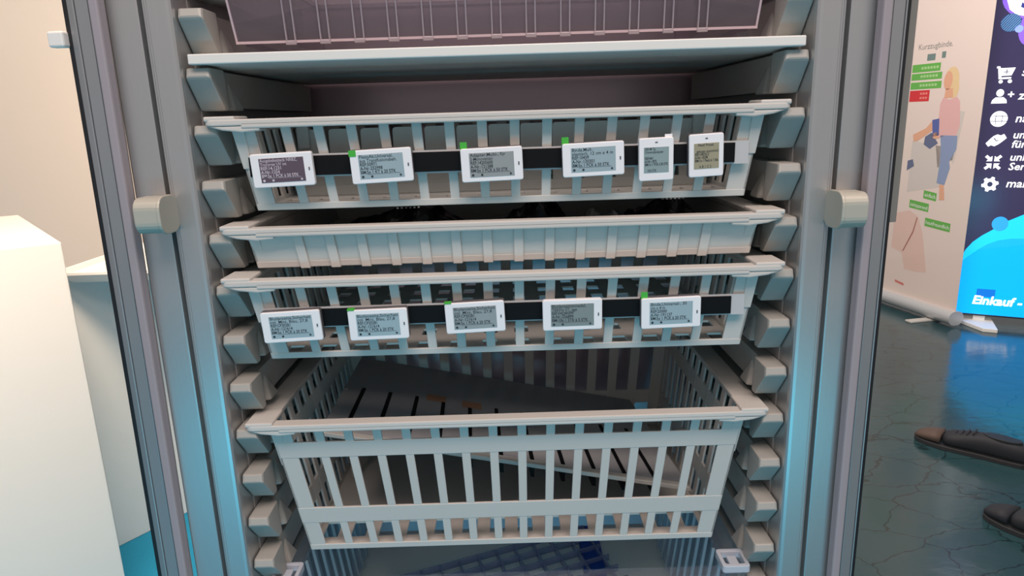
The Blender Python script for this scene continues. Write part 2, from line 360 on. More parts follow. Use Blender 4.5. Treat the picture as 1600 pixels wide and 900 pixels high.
# ---------------------------------------------------------------- electronic price displays on the strips
SCR = {'g': mat('screen_grey', (150, 156, 158), 0.35), 'b': mat('screen_blue_grey', (156, 176, 184), 0.35), 't': mat('screen_teal_grey', (142, 162, 164), 0.35),
       'o': mat('screen_beige', (160, 154, 130), 0.35), 'd': mat('screen_dark_purple', (96, 80, 92), 0.35), 's': mat('screen_neutral', (132, 138, 136), 0.35)}
def display_label(x, z, y, tilt, lines, scr, label, group, tall=False, dark_back=True, sticker=None, w=None, h=None):
    W, H = (0.0358, 0.0440) if tall else (0.0640, 0.0346)
    t = empty('price_display', (x, y, z), label, 'price display', group); t.rotation_euler = (R(3.0), R(-tilt), 0)
    T = 0.0065
    pr = rrect(-W / 2, W / 2, -H / 2, H / 2, 0.0022, 3)
    bm = NB(); prism(bm, [(a, -T, b) for a, b in pr], (0, T if not dark_back else T * 0.55, 0)); obj('casing', bm, CASE, t, 0.0009)
    if dark_back:
        bm = NB(); prism(bm, [(a * 1.01, -T * 0.45, b * 1.02) for a, b in pr], (0, T * 0.9, 0)); obj('casing_back', bm, CASEB, t, 0.0006)
    if tall: sx0, sx1, sz0, sz1 = -W / 2 + 0.0050, W / 2 - 0.0050, -H / 2 + 0.0085, H / 2 - 0.0095
    else: sx0, sx1, sz0, sz1 = -W / 2 + 0.0088, W / 2 - 0.0090, -H / 2 + 0.0050, H / 2 - 0.0048
    bm = NB(); box(bm, sx0, sx1, -T - 0.0003, -T + 0.0005, sz0, sz1); s_ = obj('screen', bm, SCR[scr], t)
    ink = INKW if scr == 'd' else INK
    n = len(lines); gap = (sz1 - sz0) / (n + (0.2 if tall else 1.25))
    bm = NB(); tmp = bmesh.new()
    for i, ln in enumerate(lines):
        if not ln: continue
        me = text_mesh(ln, gap * 1.22, bold=0.00007 if ln[:3] in ('REF', 'A-N', 'BM:') else 0.00002, squeeze=0.92)
        wd = max(v.co.x for v in me.vertices); mxw = (sx1 - sx0) - 0.0018
        k = min(mxw, len(ln) * (sx1 - sx0 - 0.0018) / (20 if tall else 23)) / wd
        for v in me.vertices: v.co.x *= k
        move_mesh(me, (sx0 + 0.001, -T - 0.00045, sz1 - gap * (i + 0.92))); tmp.from_mesh(me); bpy.data.meshes.remove(me)
    if not tall:
        zl = sz0 + gap * 1.12; y_ = -T - 0.00045
        f = [tmp.verts.new(c) for c in ((sx0 + .008, y_, zl), (sx1 - .004, y_, zl), (sx1 - .004, y_, zl + .00025), (sx0 + .008, y_, zl + .00025))]; tmp.faces.new(f)
        for cx_, n_ in ((sx0 + 0.003, 8), (sx0 + 0.0125, 5), (sx1 - 0.004, 4)):      # small pictograms along the bottom line
            rr = 0.0014
            tmp.faces.new([tmp.verts.new((cx_ + rr * math.cos(2 * math.pi * k / n_), y_, sz0 + gap * 0.55 + rr * math.sin(2 * math.pi * k / n_))) for k in range(n_)])
    obj('screen_text', tmp, ink, s_); bm.free()
    bm = NB()
    if tall: prism(bm, [(a, -T - 0.0003, b) for a, b in rrect(-0.0014, 0.0014, H / 2 - 0.0052, H / 2 - 0.0040, 0.0005, 3)], (0, 0.0006, 0))
    else: prism(bm, [(a, -T - 0.0003, b) for a, b in rrect(W / 2 - 0.0048, W / 2 - 0.0034, -0.0018, 0.0018, 0.0006, 3)], (0, 0.0006, 0))
    obj('button', bm, BTN, t)
    if sticker:
        kind = sticker; bm = NB(); gm = GREEN
        if kind == 'corner': box(bm, -W / 2 - 0.0004, -W / 2 + 0.0070, -T - 0.0004, -T + 0.0002, H / 2 - 0.0060, H / 2 + 0.0004)
        elif kind == 'flag': box(bm, -W / 2, -W / 2 + 0.0072, -T * 0.6, -T * 0.6 + 0.0006, H / 2 - 0.001, H / 2 + 0.0066)
        elif kind == 'top': box(bm, -W / 2, -W / 2 + 0.0075, -T - 0.0004, -T * 0.1, H / 2 - 0.0002, H / 2 + 0.0012); 
        elif kind == 'clip':
            box(bm, W / 2 - 0.0085, W / 2 - 0.001, -T * 0.6, -T * 0.3, H / 2 - 0.001, H / 2 + 0.0028); gm = CASE
        obj('green_sticker' if gm is GREEN else 'clip', bm, gm, t)
    return t
G1, G2 = 'price displays on the upper basket', 'price displays on the middle basket'
Y1, Y2 = 0.0088, -0.0030
display_label(-0.2262, 1.2065, Y1, 1.6, ['Ausgabebesteck NRBZ,', 'Trocorex UV on', 'REF:14.1231', 'A-Nr.:1254', 'BM:5x 1 PCK à 50 STK'], 'd', 'white price display with dark purple screen at the left end of the upper basket', G1, dark_back=False)
display_label(-0.1235, 1.2075, Y1, 2.0, ['FlexoAk,Universal,', 'aus Transfusionsbeh.', 'REF:50971', 'A-Nr.:252998', 'BM:5x 1 KT à 20 STK'], 'b', 'white price display with a green sticker stuck flat on its upper left corner', G1, sticker='corner')
display_label(-0.0092, 1.2055, Y1, 1.4, ['Adapter,Multi-, für', 'S-Monovetten', 'REF:14205600', 'A-Nr.:121388', 'BM:5x 1 PCK à 50 STK'], 'g', 'white price display with upright green flag in the middle of the upper basket', G1, sticker='flag')
display_label(0.0960, 1.2075, Y1, 1.7, ['Binde,Mull-', 'elastisch, 12 cm x 4 m', 'REF:10439', 'A-Nr.:130301', 'BM:5x 1 PCK à 50 STK'], 'b', 'wide white price display with pale green flag left of the two upright displays', G1, sticker='flag')
display_label(0.1612, 1.2055, Y1, 1.5, ['SERUM Tip', 'Universaladapter', '', 'REF:401', 'A-Nr.:1875', 'BM:1x 1 PCK à 50 STK', '', '   100 STK'], 't', 'upright white price display with teal screen beside the last wide one', G1, tall=True, dark_back=False, sticker='clip')
display_label(0.2130, 1.2080, Y1, 2.4, ['   Flexil Pinzet', '', '  gebogen anatomisch', 'REF:10457612', 'A-Nr.:10298', 'BM:1x 1 Pack à 1 Stk', '', '     A B 1 C 2'], 'o', 'upright white price display with beige screen at the right end of the upper basket', G1, tall=True, sticker=None)
SL = ['Blutlanzette,Sicherheit', 'col. Mini, Blau, 27,8', 'REF:CP30281', 'A-Nr.:121614', 'BM:5x 1 PCK à 20 STK']
display_label(-0.2310, 1.0405, Y2, 2.0, SL, 'b', 'white price display without a sticker at the left end of the middle basket', G2)
display_label(-0.1375, 1.0400, Y2, 1.0, SL, 'b', 'second white price display from the left on the middle basket, pale green upper left corner', G2, sticker='top')
display_label(-0.0330, 1.0445, Y2, 1.8, SL, 'g', 'white price display with dark green sticker at the centre of the middle basket', G2, sticker='top')
display_label(0.0718, 1.0440, Y2, 0.4, ['Blutlanzettennadel,', 'TEKFix ST, age', 'REF:VHQ4H399', 'A-Nr.:226899', 'BM:10x 1 STK à 5 STK'], 's', 'all white rounded price display with grey screen, second from right on the middle basket', G2, dark_back=False)
display_label(0.1780, 1.0430, Y2, 1.2, ['Binde,Universal-, 30', 'cm x 4 m', 'REF:25000', 'A-Nr.:191137', 'BM:5x 1 PCK à 20 STK'], 'b', 'white price display with upright green flag at the right end of the middle basket', G2, sticker='flag')

# ---------------------------------------------------------------- contents of the baskets
GREYD = mat('divider_grey_plastic', (176, 176, 172), 0.5)
dv = empty('slotted_divider', (0, 0.135, 1.1652), 'grey slotted divider wall standing inside the upper basket', 'divider')
bm = NB()
for k in range(13):
    x = (k - 6) * 0.0388
    prism(bm, [(a, 0, b) for a, b in rrect(x - 0.0152, x + 0.0152, 0.006, 0.0800, 0.004, 3)], (0, 0.003, 0))
box(bm, -0.252, 0.252, -0.001, 0.004, 0.0, 0.012)
obj('plate', bm, GREYD, dv, 0.0006)
for s in (-1, 1):
    bm = NB(); a, b = sorted((s * 0.246, s * 0.232)); box(bm, a, b, -0.006, -0.0012, 0.058, 0.094); obj('clip', bm, GREYD, dv, 0.001)
dv.location.z = 1.1652
# black pouches in the shallow tray
BAG = mat('black_film', (16, 16, 20), 0.25, noise=(40, 0.5, (1, 1, 1)), bump=1.0)
BAGG = mat('grey_film', (120, 122, 124), 0.3, noise=(30, 0.2, (1, 1, 1)), bump=1.0)
PRINT = mat('white_print', (190, 196, 200), 0.5)
def pouch(x, y, sx, sy, sz, rz, m_, label, marks=True):
    bm = NB(); nx, ny = 16, 12; g = []
    rnd = random.Random(int(x * 1000) + 7)
    for side in (1, -1):
        rows = []
        for j in range(ny + 1):
            row = []
            for i in range(nx + 1):
                u, v = i / nx * 2 - 1, j / ny * 2 - 1
                e = max(0, (1 - abs(u) ** 3)) ** 0.6 * max(0, (1 - abs(v) ** 3)) ** 0.6
                zz = e * sz * (0.75 + 0.35 * math.sin(5 * u + 3 * v + x * 40) * math.sin(4 * v + 2)) if side > 0 else -e * sz * 0.06
                row.append(bm.verts.new((u * sx, v * sy, zz + (rnd.uniform(-.0012, .0012) * e if side > 0 else 0))))
            rows.append(row)
        for j in range(ny):
            for i in range(nx):
                f = [rows[j][i], rows[j][i + 1], rows[j + 1][i + 1], rows[j + 1][i]]
                bm.faces.new(f if side > 0 else f[::-1])
    bmesh.ops.remove_doubles(bm, verts=bm.verts, dist=0.0002)
    o = obj('film_pouch', bm, m_, None, 0, True); o.location = (x, y, 1.1056); o.rotation_euler = (0, 0, R(rz))
    tag(o, label, 'pouch', 'film pouches in the shallow tray')
    if marks:
        bm = NB()
        for k in range(6): box(bm, -0.014 + k * 0.005, -0.0115 + k * 0.005, -sy * 0.35, -sy * 0.35 + 0.004, sz * 0.95, sz * 0.95 + 0.0015)
        obj('print', bm, PRINT, o)
pouch(-0.118, 0.135, 0.085, 0.075, 0.046, 8, BAG, 'black film pouch with white print at the left of the shallow tray')
pouch(0.038, 0.13, 0.046, 0.075, 0.050, -12, BAG, 'black film pouch in the middle of the shallow tray', False)
pouch(0.116, 0.085, 0.024, 0.045, 0.042, 4, BAGG, 'crumpled clear grey film pouch between the black ones', False)
pouch(0.202, 0.13, 0.050, 0.075, 0.048, 5, BAG, 'black film pouch at the right of the shallow tray')

# leaning slotted plate in the deep basket
def lean_mat():
    return mat('leaning_plate_dark_grey', (158, 160, 164), 0.25)
lp = empty('leaning_plate', (0, 0.2, 0.735), 'dark grey slotted plate leaning down to the right inside the deep basket', 'plate')
BL, BR, FR, FL = Vector((-0.245, 0.355, 0.875)), Vector((0.200, 0.355, 0.785)), Vector((0.225, 0.060, 0.792)), Vector((-0.235, 0.060, 0.884))
sub = Vector(lp.location)
bm = NB()
P = lambda u, v: BL.lerp(BR, u).lerp(FL.lerp(FR, u), v) - sub
cuts = [0.0] + [0.085 * k + 0.06 for k in range(11)] + [1.0]
for a, b in zip(cuts, cuts[1:]):
    g = 0.0055
    prism(bm, [P(a + (g if a else 0), 0.45), P(b - (g if b < 1 else 0), 0.45), P(b - (g if b < 1 else 0), 0.97), P(a + (g if a else 0), 0.97)], (0, 0, -0.003))
prism(bm, [P(0, 0), P(1, 0), P(1, 0.46), P(0, 0.46)], (0, 0, -0.003))
obj('sheet', bm, lean_mat(), lp, 0.0006)
for a in cuts[1:-1]:
    bm = NB(); prism(bm, [P(a - 0.0055, 0.45) + Vector((0, 0, .0008)), P(a + 0.0055, 0.45) + Vector((0, 0, .0008)), P(a + 0.0055, 0.955) + Vector((0, 0, .0008)), P(a - 0.0055, 0.955) + Vector((0, 0, .0008))], (0, 0, -0.026)); obj('divider_fin', bm, BLACK, lp)
bm = NB(); prism(bm, [P(0, 0.96), P(1, 0.96), P(1, 1), P(0, 1)], (0, 0, -0.006)); obj('front_edge', bm, GREYD, lp, 0.001)
TAN = mat('tan_reflection', (170, 128, 100), 0.6)  # tan patches painted in for reflections on the sheet
for u, v in ((0.26, 0.40), (0.375, 0.42)):
    bm = NB(); prism(bm, [P(u, v) + Vector((0, 0, .0006)), P(u + 0.062, v) + Vector((0, 0, .0006)), P(u + 0.062, v + 0.075) + Vector((0, 0, .0006)), P(u, v + 0.075) + Vector((0, 0, .0006))], (0, 0, 0.0006))
    obj('reflection_patch', bm, TAN, lp)
for u in (0.0, 0.985):
    bm = NB(); q0 = P(u, 0.5); prism(bm, [q0, P(u + 0.015, 0.5), P(u + 0.015, 0.5) * 1, q0] if False else [(q0.x, q0.y, q0.z), (q0.x + 0.006, q0.y, q0.z), (q0.x + 0.006, q0.y, 0.0022), (q0.x, q0.y, 0.0022)], (0, 0.004, 0))
    obj('foot', bm, GREYD, lp)

# clear basket below the grey ones, with a grid insert and a blue band
lb = empty('clear_basket', (-0.006, 0.012, 0.700), 'clear plastic basket with corner clips below the deep grey basket', 'basket')
bm = NB(); ring(bm, rrect(-0.292, 0.292, 0.0, 0.395, 0.01), rrect(-0.268, 0.268, 0.018, 0.375, 0.006), -0.006, 0.0); obj('rim', bm, glassy('clear_rim_plastic', (0.93, 0.96, 0.98), 0.06, 0.05), lb, 0.001)
for s in (-1, 1):
    bm = NB(); ring(bm, [(s * 0.28 + a, 0.022 + b) for a, b in rrect(-0.017, 0.017, -0.018, 0.018, 0.004, 3)], [(s * 0.28 + a, 0.022 + b) for a, b in rrect(-0.012, 0.012, -0.012, 0.012, 0.003, 3)], -0.002, 0.008)
    box(bm, s * 0.28 - 0.006, s * 0.28 + 0.006, 0.012, 0.030, 0.0, 0.005)
    obj('corner_clip', bm, mat('clear_clip', (186, 194, 206), 0.15), lb, 0.0012)
    bm = NB()
    for k in range(12):
        y = 0.03 + k * 0.029
        prism(bm, [(s * 0.270, y, -0.006), (s * 0.270, y + 0.004, -0.006), (s * 0.250, y + 0.004, -0.165), (s * 0.250, y, -0.165)], (-s * 0.004, 0, 0))
    obj('tine', bm, mat('clear_tine', (150, 170, 182), 0.2), lb, 0.0008)
    bm = NB(); prism(bm, [(s * 0.272, 0.012, -0.006), (s * 0.272, 0.385, -0.006), (s * 0.252, 0.375, -0.170), (s * 0.252, 0.022, -0.170)], (s * 0.002, 0, 0)); obj('side_wall', bm, CLEARB, lb)
bm = NB(); box(bm, -0.252, 0.252, 0.025, 0.372, -0.173, -0.170)
obj('bottom', bm, mat('clear_basket_bottom', (225, 235, 234), 0.35), lb)
GRID = glassy('clear_grid_plastic', (0.80, 0.86, 0.96), 0.1, 0.45, (150, 166, 200))
gr = empty('grid_insert', (-0.02, 0.30, 0.5312), 'transparent blue grid insert lying at a slant inside the clear basket', 'grid', rotz=R(22))
bm = NB()
for i in range(12):
    x = -0.26 + i * 0.040; prism(bm, [(x, -0.14, 0), (x + 0.0035, -0.14, 0), (x + 0.0035 + 0.02, 0.05, 0), (x + 0.02, 0.05, 0)], (0, 0, 0.012))
for j in range(6):
    y = -0.14 + j * 0.0375; box(bm, -0.265, 0.205, y, y + 0.003, 0, 0.012)
obj('grid', bm, GRID, gr, 0.0005); gr.scale = (0.82, 0.80, 1); gr.location = (-0.02, 0.265, 0.5312)
bm = NB(); box(bm, -0.018, 0.018, -0.13, 0.09, 0, 0.004)
o = tag(obj('blue_band', bm, mat('royal_blue_plastic', (18, 70, 165), 0.4), None, 0.001), 'flat royal blue band lying on the bottom of the clear basket', 'band'); o.location = (0.128, 0.285, 0.531)

# ---------------------------------------------------------------- left: pedestal and tray counter
A = Vector((-1.058, 0.889, 0)); u = Vector((-0.770, -0.638, 0)); v = Vector((-0.655, 0.755, 0))
bm = NB(); prism(bm, [A, A + u * 0.62, A + u * 0.62 + v * 0.78, A + v * 0.78], (0, 0, 1.0))
tag(obj('display_pedestal', bm, WHITE, None, 0.003), 'plain white box pedestal with brightly lit top left of the cabinet', 'pedestal')
ct = empty('tray_counter', (-0.85, 1.36, 0), 'white counter with a raised tray rim behind the pedestal', 'counter')
c0 = Vector(ct.location)
a_ = Vector((-1.235, 1.155, 0)) - c0; da = Vector((0.58, 0.815, 0)); db = Vector((-0.815, 0.58, 0))
bm = NB(); prism(bm, [a_, a_ + da * 0.62, a_ + da * 0.62 + db * 0.10, a_ + db * 0.10], (0, 0, 0.855)); obj('body', bm, WHITE, ct, 0.003)
x0, x1, y0, y1 = -1.256 - c0.x, -0.52 - c0.x, 1.110 - c0.y, 1.60 - c0.y
bm = NB()
o_, i_ = rrect(x0, x1, y0, y1, 0.03, 5), rrect(x0 + 0.012, x1 - 0.012, y0 + 0.012, y1 - 0.012, 0.022, 5)
b_ = rrect(x0 + 0.035, x1 - 0.035, y0 + 0.02, y1 - 0.02, 0.03, 5)
n = len(o_); L = [[bm.verts.new((q_[0], q_[1], z_)) for q_ in Q] for Q, z_ in ((b_, 0.848), (o_, 0.872), (o_, 0.879), (i_, 0.879), (i_, 0.862))]
for S, T_ in zip(L, L[1:]):
    for k in range(n): bm.faces.new([S[k], S[(k + 1) % n], T_[(k + 1) % n], T_[k]])
bm.faces.new(L[0][::-1]); bm.faces.new(L[-1])
obj('tray_top', bm, WHITE, ct)

# ---------------------------------------------------------------- right: roll-up banner
bn = empty('roll_up_banner', (2.56, 3.076, 0), 'pale pink roll-up banner with seated woman and green text boxes', 'banner', rotz=R(-78.26))
BANNER = mat('banner_print_pink', (226, 208, 200), 0.55, noise=(1.5, 0.03, (1, 1, 1)))
bm = NB(); box(bm, -0.86, 0.022, -0.001, 0.001, 0.085, 2.05); obj('print_sheet', bm, BANNER, bn)
bm = NB(); prism(bm, [(-0.88, y, z) for y, z in rrect(-0.045, 0.055, 0.012, 0.095, 0.040, 6)], (0.905, 0, 0)); obj('base', bm, mat('banner_base_silver', (205, 206, 208), 0.35, 0.4), bn)
for q_ in (-0.70, -0.16):
    bm = NB(); box(bm, q_, q_ + 0.05, -0.17, 0.17, 0.0, 0.012); obj('foot', bm, mat('banner_foot', (190, 188, 185), 0.5), bn, 0.003)
bm = NB(); box(bm, -0.44, -0.42, 0.012, 0.028, 0.09, 2.05); obj('pole', bm, ALU, bn)
bm = NB(); box(bm, -0.865, 0.027, -0.012, 0.012, 2.04, 2.07); obj('top_bar', bm, ALU, bn)
GBOX = mat('banner_green', (98, 172, 72), 0.6); RBOX = mat('banner_red', (206, 40, 46), 0.6)
def poly(bm, pts, k, mi=0):
    bm.faces.new([bm.verts.new((-a, -0.0012 - 0.0002 * k, b)) for a, b in pts]).material_index = mi
def printed(name, polys, m_, k=1):
    for q_ in polys:
        bm = NB(); poly(bm, q_, k); obj(name, bm, m_, bn)
def rect(a0, a1, b0, b1, sl=0.0): return [(a0, b0), (a1, b0 + sl), (a1, b1 + sl), (a0, b1)]
printed('green_text_box', [rect(0.50, 0.29, 1.447, 1.492), rect(0.50, 0.273, 1.402, 1.440), rect(0.50, 0.270, 1.350, 1.390)], GBOX)
printed('red_box', [rect(0.50, 0.349, 1.279, 1.343)], RBOX)
printed('green_text_box', [rect(0.308, 0.211, 0.715, 0.763, -0.01)], GBOX)
printed('green_text_box', [rect(0.409, 0.259, 0.648, 0.697, -0.012)], GBOX)
printed('green_text_box', [rect(0.275, 0.088, 0.552, 0.602, -0.012)], GBOX)
LT = mat('banner_white_ink', (238, 240, 232), 0.6); GT = mat('banner_grey_ink', (150, 146, 144), 0.6)
def btext(body, s, z, size, m_, width=None, rot=0.0):
    me = text_mesh(body, size); wd = max(q_.co.x for q_ in me.vertices); k = width / wd if width else 1
    for q_ in me.vertices: q_.co = (-s + q_.co.x * k, -0.0022, z + q_.co.z + q_.co.x * k * rot)
    return link('banner_text', me, m_, bn)
btext('Kurzzugbinde.', 0.47, 1.575, 0.045, GT, 0.25)
btext('einfach', 0.300, 0.727, 0.034, LT, 0.082, -0.1)
btext('zeitsparend', 0.402, 0.661, 0.032, LT, 0.135, -0.1)
btext('hautfreundlich', 0.268, 0.566, 0.032, LT, 0.172, -0.07)
LG = mat('banner_pale_green', (168, 206, 140), 0.6)
printed('faint_text', [rect(0.43 - 0.022 * k, 0.414 - 0.022 * k, z_, z_ + 0.014) for z_ in (1.462, 1.415, 1.364) for k in range(6)], LG, 2)
printed('faint_text', [rect(0.42 - 0.02 * k, 0.405 - 0.02 * k, z_, z_ + 0.012) for z_ in (1.318, 1.293) for k in range(3)], mat('banner_pale_red', (232, 130, 120), 0.6), 2)
printed('small_mark', [rect(0.395, 0.335, 1.508, 1.545), rect(0.29, 0.262, 1.515, 1.550)], mat('banner_mark', (110, 130, 126), 0.6), 1)
printed('faint_text', [rect(0.46, 0.385, 0.165, 0.180, -0.01)], mat('banner_red_ink', (206, 120, 112), 0.6), 1)
def blob(c, rx, rz, n=18, rot=0): return [(c[0] + rx * math.cos(2 * math.pi * k / n) * math.cos(rot) - rz * math.sin(2 * math.pi * k / n) * math.sin(rot), c[1] + rx * math.cos(2 * math.pi * k / n) * math.sin(rot) + rz * math.sin(2 * math.pi * k / n) * math.cos(rot)) for k in range(n)]
# the printed photograph: seated woman, footrest, and a close-up of skin below
PH = [mat('print_hair', (226, 196, 150), 0.6), mat('print_skin', (222, 166, 136), 0.6), mat('print_pullover', (222, 174, 172), 0.6), mat('print_jeans', (134, 150, 184), 0.6),
      mat('print_seat', (206, 196, 190), 0.6), mat('print_bandage', (84, 96, 160), 0.6), mat('print_limb', (222, 190, 178), 0.6), mat('print_jeans_dark', (96, 104, 134), 0.6), mat('print_crease', (170, 116, 104), 0.6)]
bm = NB()
poly(bm, [(0.44, 1.05), (0.20, 1.02), (0.20, 0.79), (0.44, 0.74)], 1, 4); poly(bm, [(0.118, 1.22), (0.085, 1.215), (0.12, 0.93), (0.15, 0.95)], 1, 4)
poly(bm, [(0.26, 1.03), (0.12, 1.02), (0.13, 0.95), (0.23, 0.90)], 1, 4)
poly(bm, blob((0.200, 1.392), 0.050, 0.070), 1, 0); poly(bm, blob((0.176, 1.345), 0.032, 0.055), 1.4, 0)
poly(bm, blob((0.224, 1.388), 0.030, 0.052), 2, 1); poly(bm, [(0.235, 1.345), (0.185, 1.345), (0.178, 1.295), (0.24, 1.29)], 2, 1)
poly(bm, [(0.245, 1.296), (0.20, 1.283), (0.150, 1.298), (0.126, 1.270), (0.108, 1.14), (0.125, 1.085), (0.235, 1.085), (0.262, 1.12), (0.262, 1.26)], 3, 2)
poly(bm, [(0.130, 1.150), (0.150, 1.170), (0.265, 1.105), (0.262, 1.070), (0.245, 1.068), (0.150, 1.105)], 4, 2); poly(bm, blob((0.268, 1.082), 0.024, 0.018), 5, 1)
poly(bm, [(0.440, 1.085), (0.430, 1.045), (0.40, 1.050), (0.300, 1.110), (0.262, 1.150), (0.300, 1.170), (0.345, 1.125)], 4, 1)
poly(bm, [(0.305, 1.172), (0.255, 1.180), (0.245, 1.085), (0.290, 1.075)], 5, 5)
poly(bm, [(0.345, 1.075), (0.300, 1.100), (0.245, 1.040), (0.300, 1.005), (0.35, 1.03)], 3, 7)
poly(bm, [(0.235, 1.085), (0.115, 1.085), (0.112, 1.01), (0.150, 0.94), (0.140, 0.905), (0.165, 0.805), (0.222, 0.812), (0.215, 0.94), (0.222, 1.02)], 4, 3)
poly(bm, [(0.20, 0.806), (0.168, 0.803), (0.152, 0.72), (0.19, 0.715)], 3, 1)
poly(bm, [(0.46, 0.93), (0.42, 0.94), (0.405, 0.90), (0.46, 0.87)], 3, 7)
poly(bm, [(0.52, 0.60), (0.40, 0.63), (0.33, 0.60), (0.28, 0.50), (0.222, 0.275), (0.31, 0.262), (0.395, 0.262), (0.43, 0.36), (0.52, 0.38)], 1, 6)
poly(bm, [(0.340, 0.595), (0.332, 0.592), (0.352, 0.50), (0.415, 0.375), (0.428, 0.37), (0.362, 0.505)], 2, 8)
obj('printed_photo', bm, PH, bn)

# ---------------------------------------------------------------- right: lit advertising display
ds = empty('advertising_display', (2.6209, 3.1559, 0), 'tall lit display with navy screen, white icons and bright blue wave', 'display', rotz=-math.atan2(0.456, 0.89))
NAVY = mat('screen_navy', (44, 38, 74), 0.12, emit=0.62); 
bm = NB(); prism(bm, [(a, 0.012, b) for a, b in rrect(-0.022, 0.66, 0.05, 1.95, 0.01, 3)], (0, 0.05, 0)); obj('housing', bm, mat('display_housing_dark', (40, 40, 44), 0.35), ds)
bm = NB(); box(bm, -0.006, 0.645, 0.008, 0.012, 0.058, 1.935); sn = obj('screen', bm, NAVY, ds)
for sh_ in (0, 0.40):
    bm = NB(); prism(bm, [(x_ + sh_, y_, 0.0) for x_, y_ in ((0.04, 0.09), (0.04, -0.02), (0.13, -0.16), (0.20, -0.16), (0.20, 0.09))], (0, 0, 0.022)); box(bm, sh_ + 0.10, sh_ + 0.16, 0.02, 0.06, 0.02, 0.06)
    obj('foot', bm, WHITE, ds, 0.003)
#, (0.04, -0.02, 0.0), (0.13, -0.16, 0.0), (0.20, -0.16, 0.0), (0.20, 0.09, 0.0)], (0, 0, 0.022)); box(bm, 0.10, 0.16, 0.02, 0.06, 0.02, 0.06)
CY = mat('screen_cyan', (20, 190, 255), 0.15, emit=0.85); BL_ = mat('screen_azure', (0, 160, 250), 0.15, emit=0.9); WL = mat('screen_white', (250, 250, 255), 0.15, emit=0.95)
SQ = mat('screen_blue_square', (10, 110, 205), 0.15, emit=0.7); VI = mat('screen_violet', (128, 90, 220), 0.15, emit=0.7); BAL = mat('screen_ball', (40, 150, 235), 0.15, emit=0.8); DB = mat('screen_logo_navy', (40, 50, 130), 0.15, emit=0.5); LB = mat('screen_stripe_blue', (110, 160, 205), 0.15, emit=0.6); SB = mat('screen_stripe_navy', (40, 70, 120), 0.15, emit=0.6)
def dpoly(name, polys, m_, k):
    bm = NB()
    for q_ in polys: bm.faces.new([bm.verts.new((a, 0.0078 - 0.0003 * k, b)) for a, b in q_])
    return obj(name, bm, m_, sn)
top = [(-0.006, 0.345), (0.0, 0.39), (0.02, 0.44), (0.049, 0.485), (0.09, 0.525), (0.133, 0.557), (0.165, 0.585), (0.201, 0.612), (0.269, 0.650), (0.36, 0.69), (0.46, 0.715), (0.56, 0.72), (0.645, 0.70)]
dpoly('wave', [[(-0.006, 0.06)] + [(0.645, 0.06)] + top[::-1]], CY, 1)
inn = [(-0.006, 0.335), (0.02, 0.385), (0.079, 0.443), (0.12, 0.475), (0.169, 0.500), (0.23, 0.513), (0.285, 0.515), (0.40, 0.48), (0.50, 0.42), (0.645, 0.34)]
dpoly('wave', [[(-0.006, 0.06), (0.645, 0.06)] + inn[::-1]], BL_, 2)
dpoly('ball', [blob((0.166, 0.594), 0.039, 0.041, 24)], BAL, 3)
dpoly('square', [rect(0.100, 0.190, 0.165, 0.212)], SQ, 3)
# round badge with stripes at the top
dpoly('badge', [[(0.045, 1.95 - 0.02), (0.052, 1.80), (0.075, 1.735), (0.11, 1.705), (0.20, 1.685), (0.33, 1.70), (0.40, 1.78), (0.42, 1.93)]], WL, 4)
dpoly('badge_edge', [[(0.033, 1.93), (0.040, 1.79), (0.066, 1.722), (0.11, 1.695), (0.22, 1.67), (0.30, 1.60), (0.20, 1.55), (0.139, 1.563), (0.120, 1.62), (0.13, 1.69), (0.42, 1.68), (0.44, 1.93)]][:0] + [blob((0.20, 1.80), 0.165, 0.125, 28), blob((0.18, 1.63), 0.055, 0.085, 20)], VI, 3)
dpoly('striped_disc', [blob((0.088, 1.668), 0.046, 0.046, 24)], SB, 5)
st = []
for k in range(-4, 5):
    c_ = 0.0092 * k; hl = math.sqrt(max(0, 0.044 ** 2 - c_ ** 2)); d1 = Vector((0.64, 0.77)); n1 = Vector((-0.77, 0.64)); cc = Vector((0.088, 1.668)) + n1 * c_
    st.append([tuple(cc - d1 * hl - n1 * 0.0013), tuple(cc + d1 * hl - n1 * 0.0013), tuple(cc + d1 * hl + n1 * 0.0013), tuple(cc - d1 * hl + n1 * 0.0013)])
dpoly('disc_stripe', st, LB, 6)
dpoly('dot', [blob((0.128, 1.634), 0.019, 0.019, 18)], mat('screen_dot', (130, 150, 235), 0.15, emit=0.8), 6)
# icons
ic = 0.093
dpoly('cart_icon', [[(ic - .040, 1.448), (ic - .026, 1.448), (ic - .022, 1.438), (ic + .044, 1.438), (ic + .030, 1.398), (ic - .014, 1.398), (ic - .016, 1.390), (ic + .030, 1.390), (ic + .030, 1.381), (ic - .026, 1.381), (ic - .034, 1.438), (ic - .040, 1.438)], blob((ic - .015, 1.368), .0095, .0095), blob((ic + .026, 1.368), .0095, .0095)], WL, 1)
dpoly('cart_plus', [rect(ic - .006, ic + .020, 1.416, 1.420), rect(ic + .005, ic + .009, 1.405, 1.431)], NAVY, 2)
dpoly('user_icon', [blob((ic - .010, 1.309), .0175, .0195), [(ic - .046, 1.254), (ic - .042, 1.272), (ic - .028, 1.286), (ic + .008, 1.286), (ic + .022, 1.272), (ic + .026, 1.254)], rect(ic + .026, ic + .054, 1.296, 1.303), rect(ic + .0365, ic + .0435, 1.285, 1.314)], WL, 1)
dpoly('globe_icon', [blob((ic, 1.171), .040, .042, 28)], WL, 1)
gl = [rect(ic - .039, ic + .039, 1.157, 1.160), rect(ic - .039, ic + .039, 1.184, 1.187)]
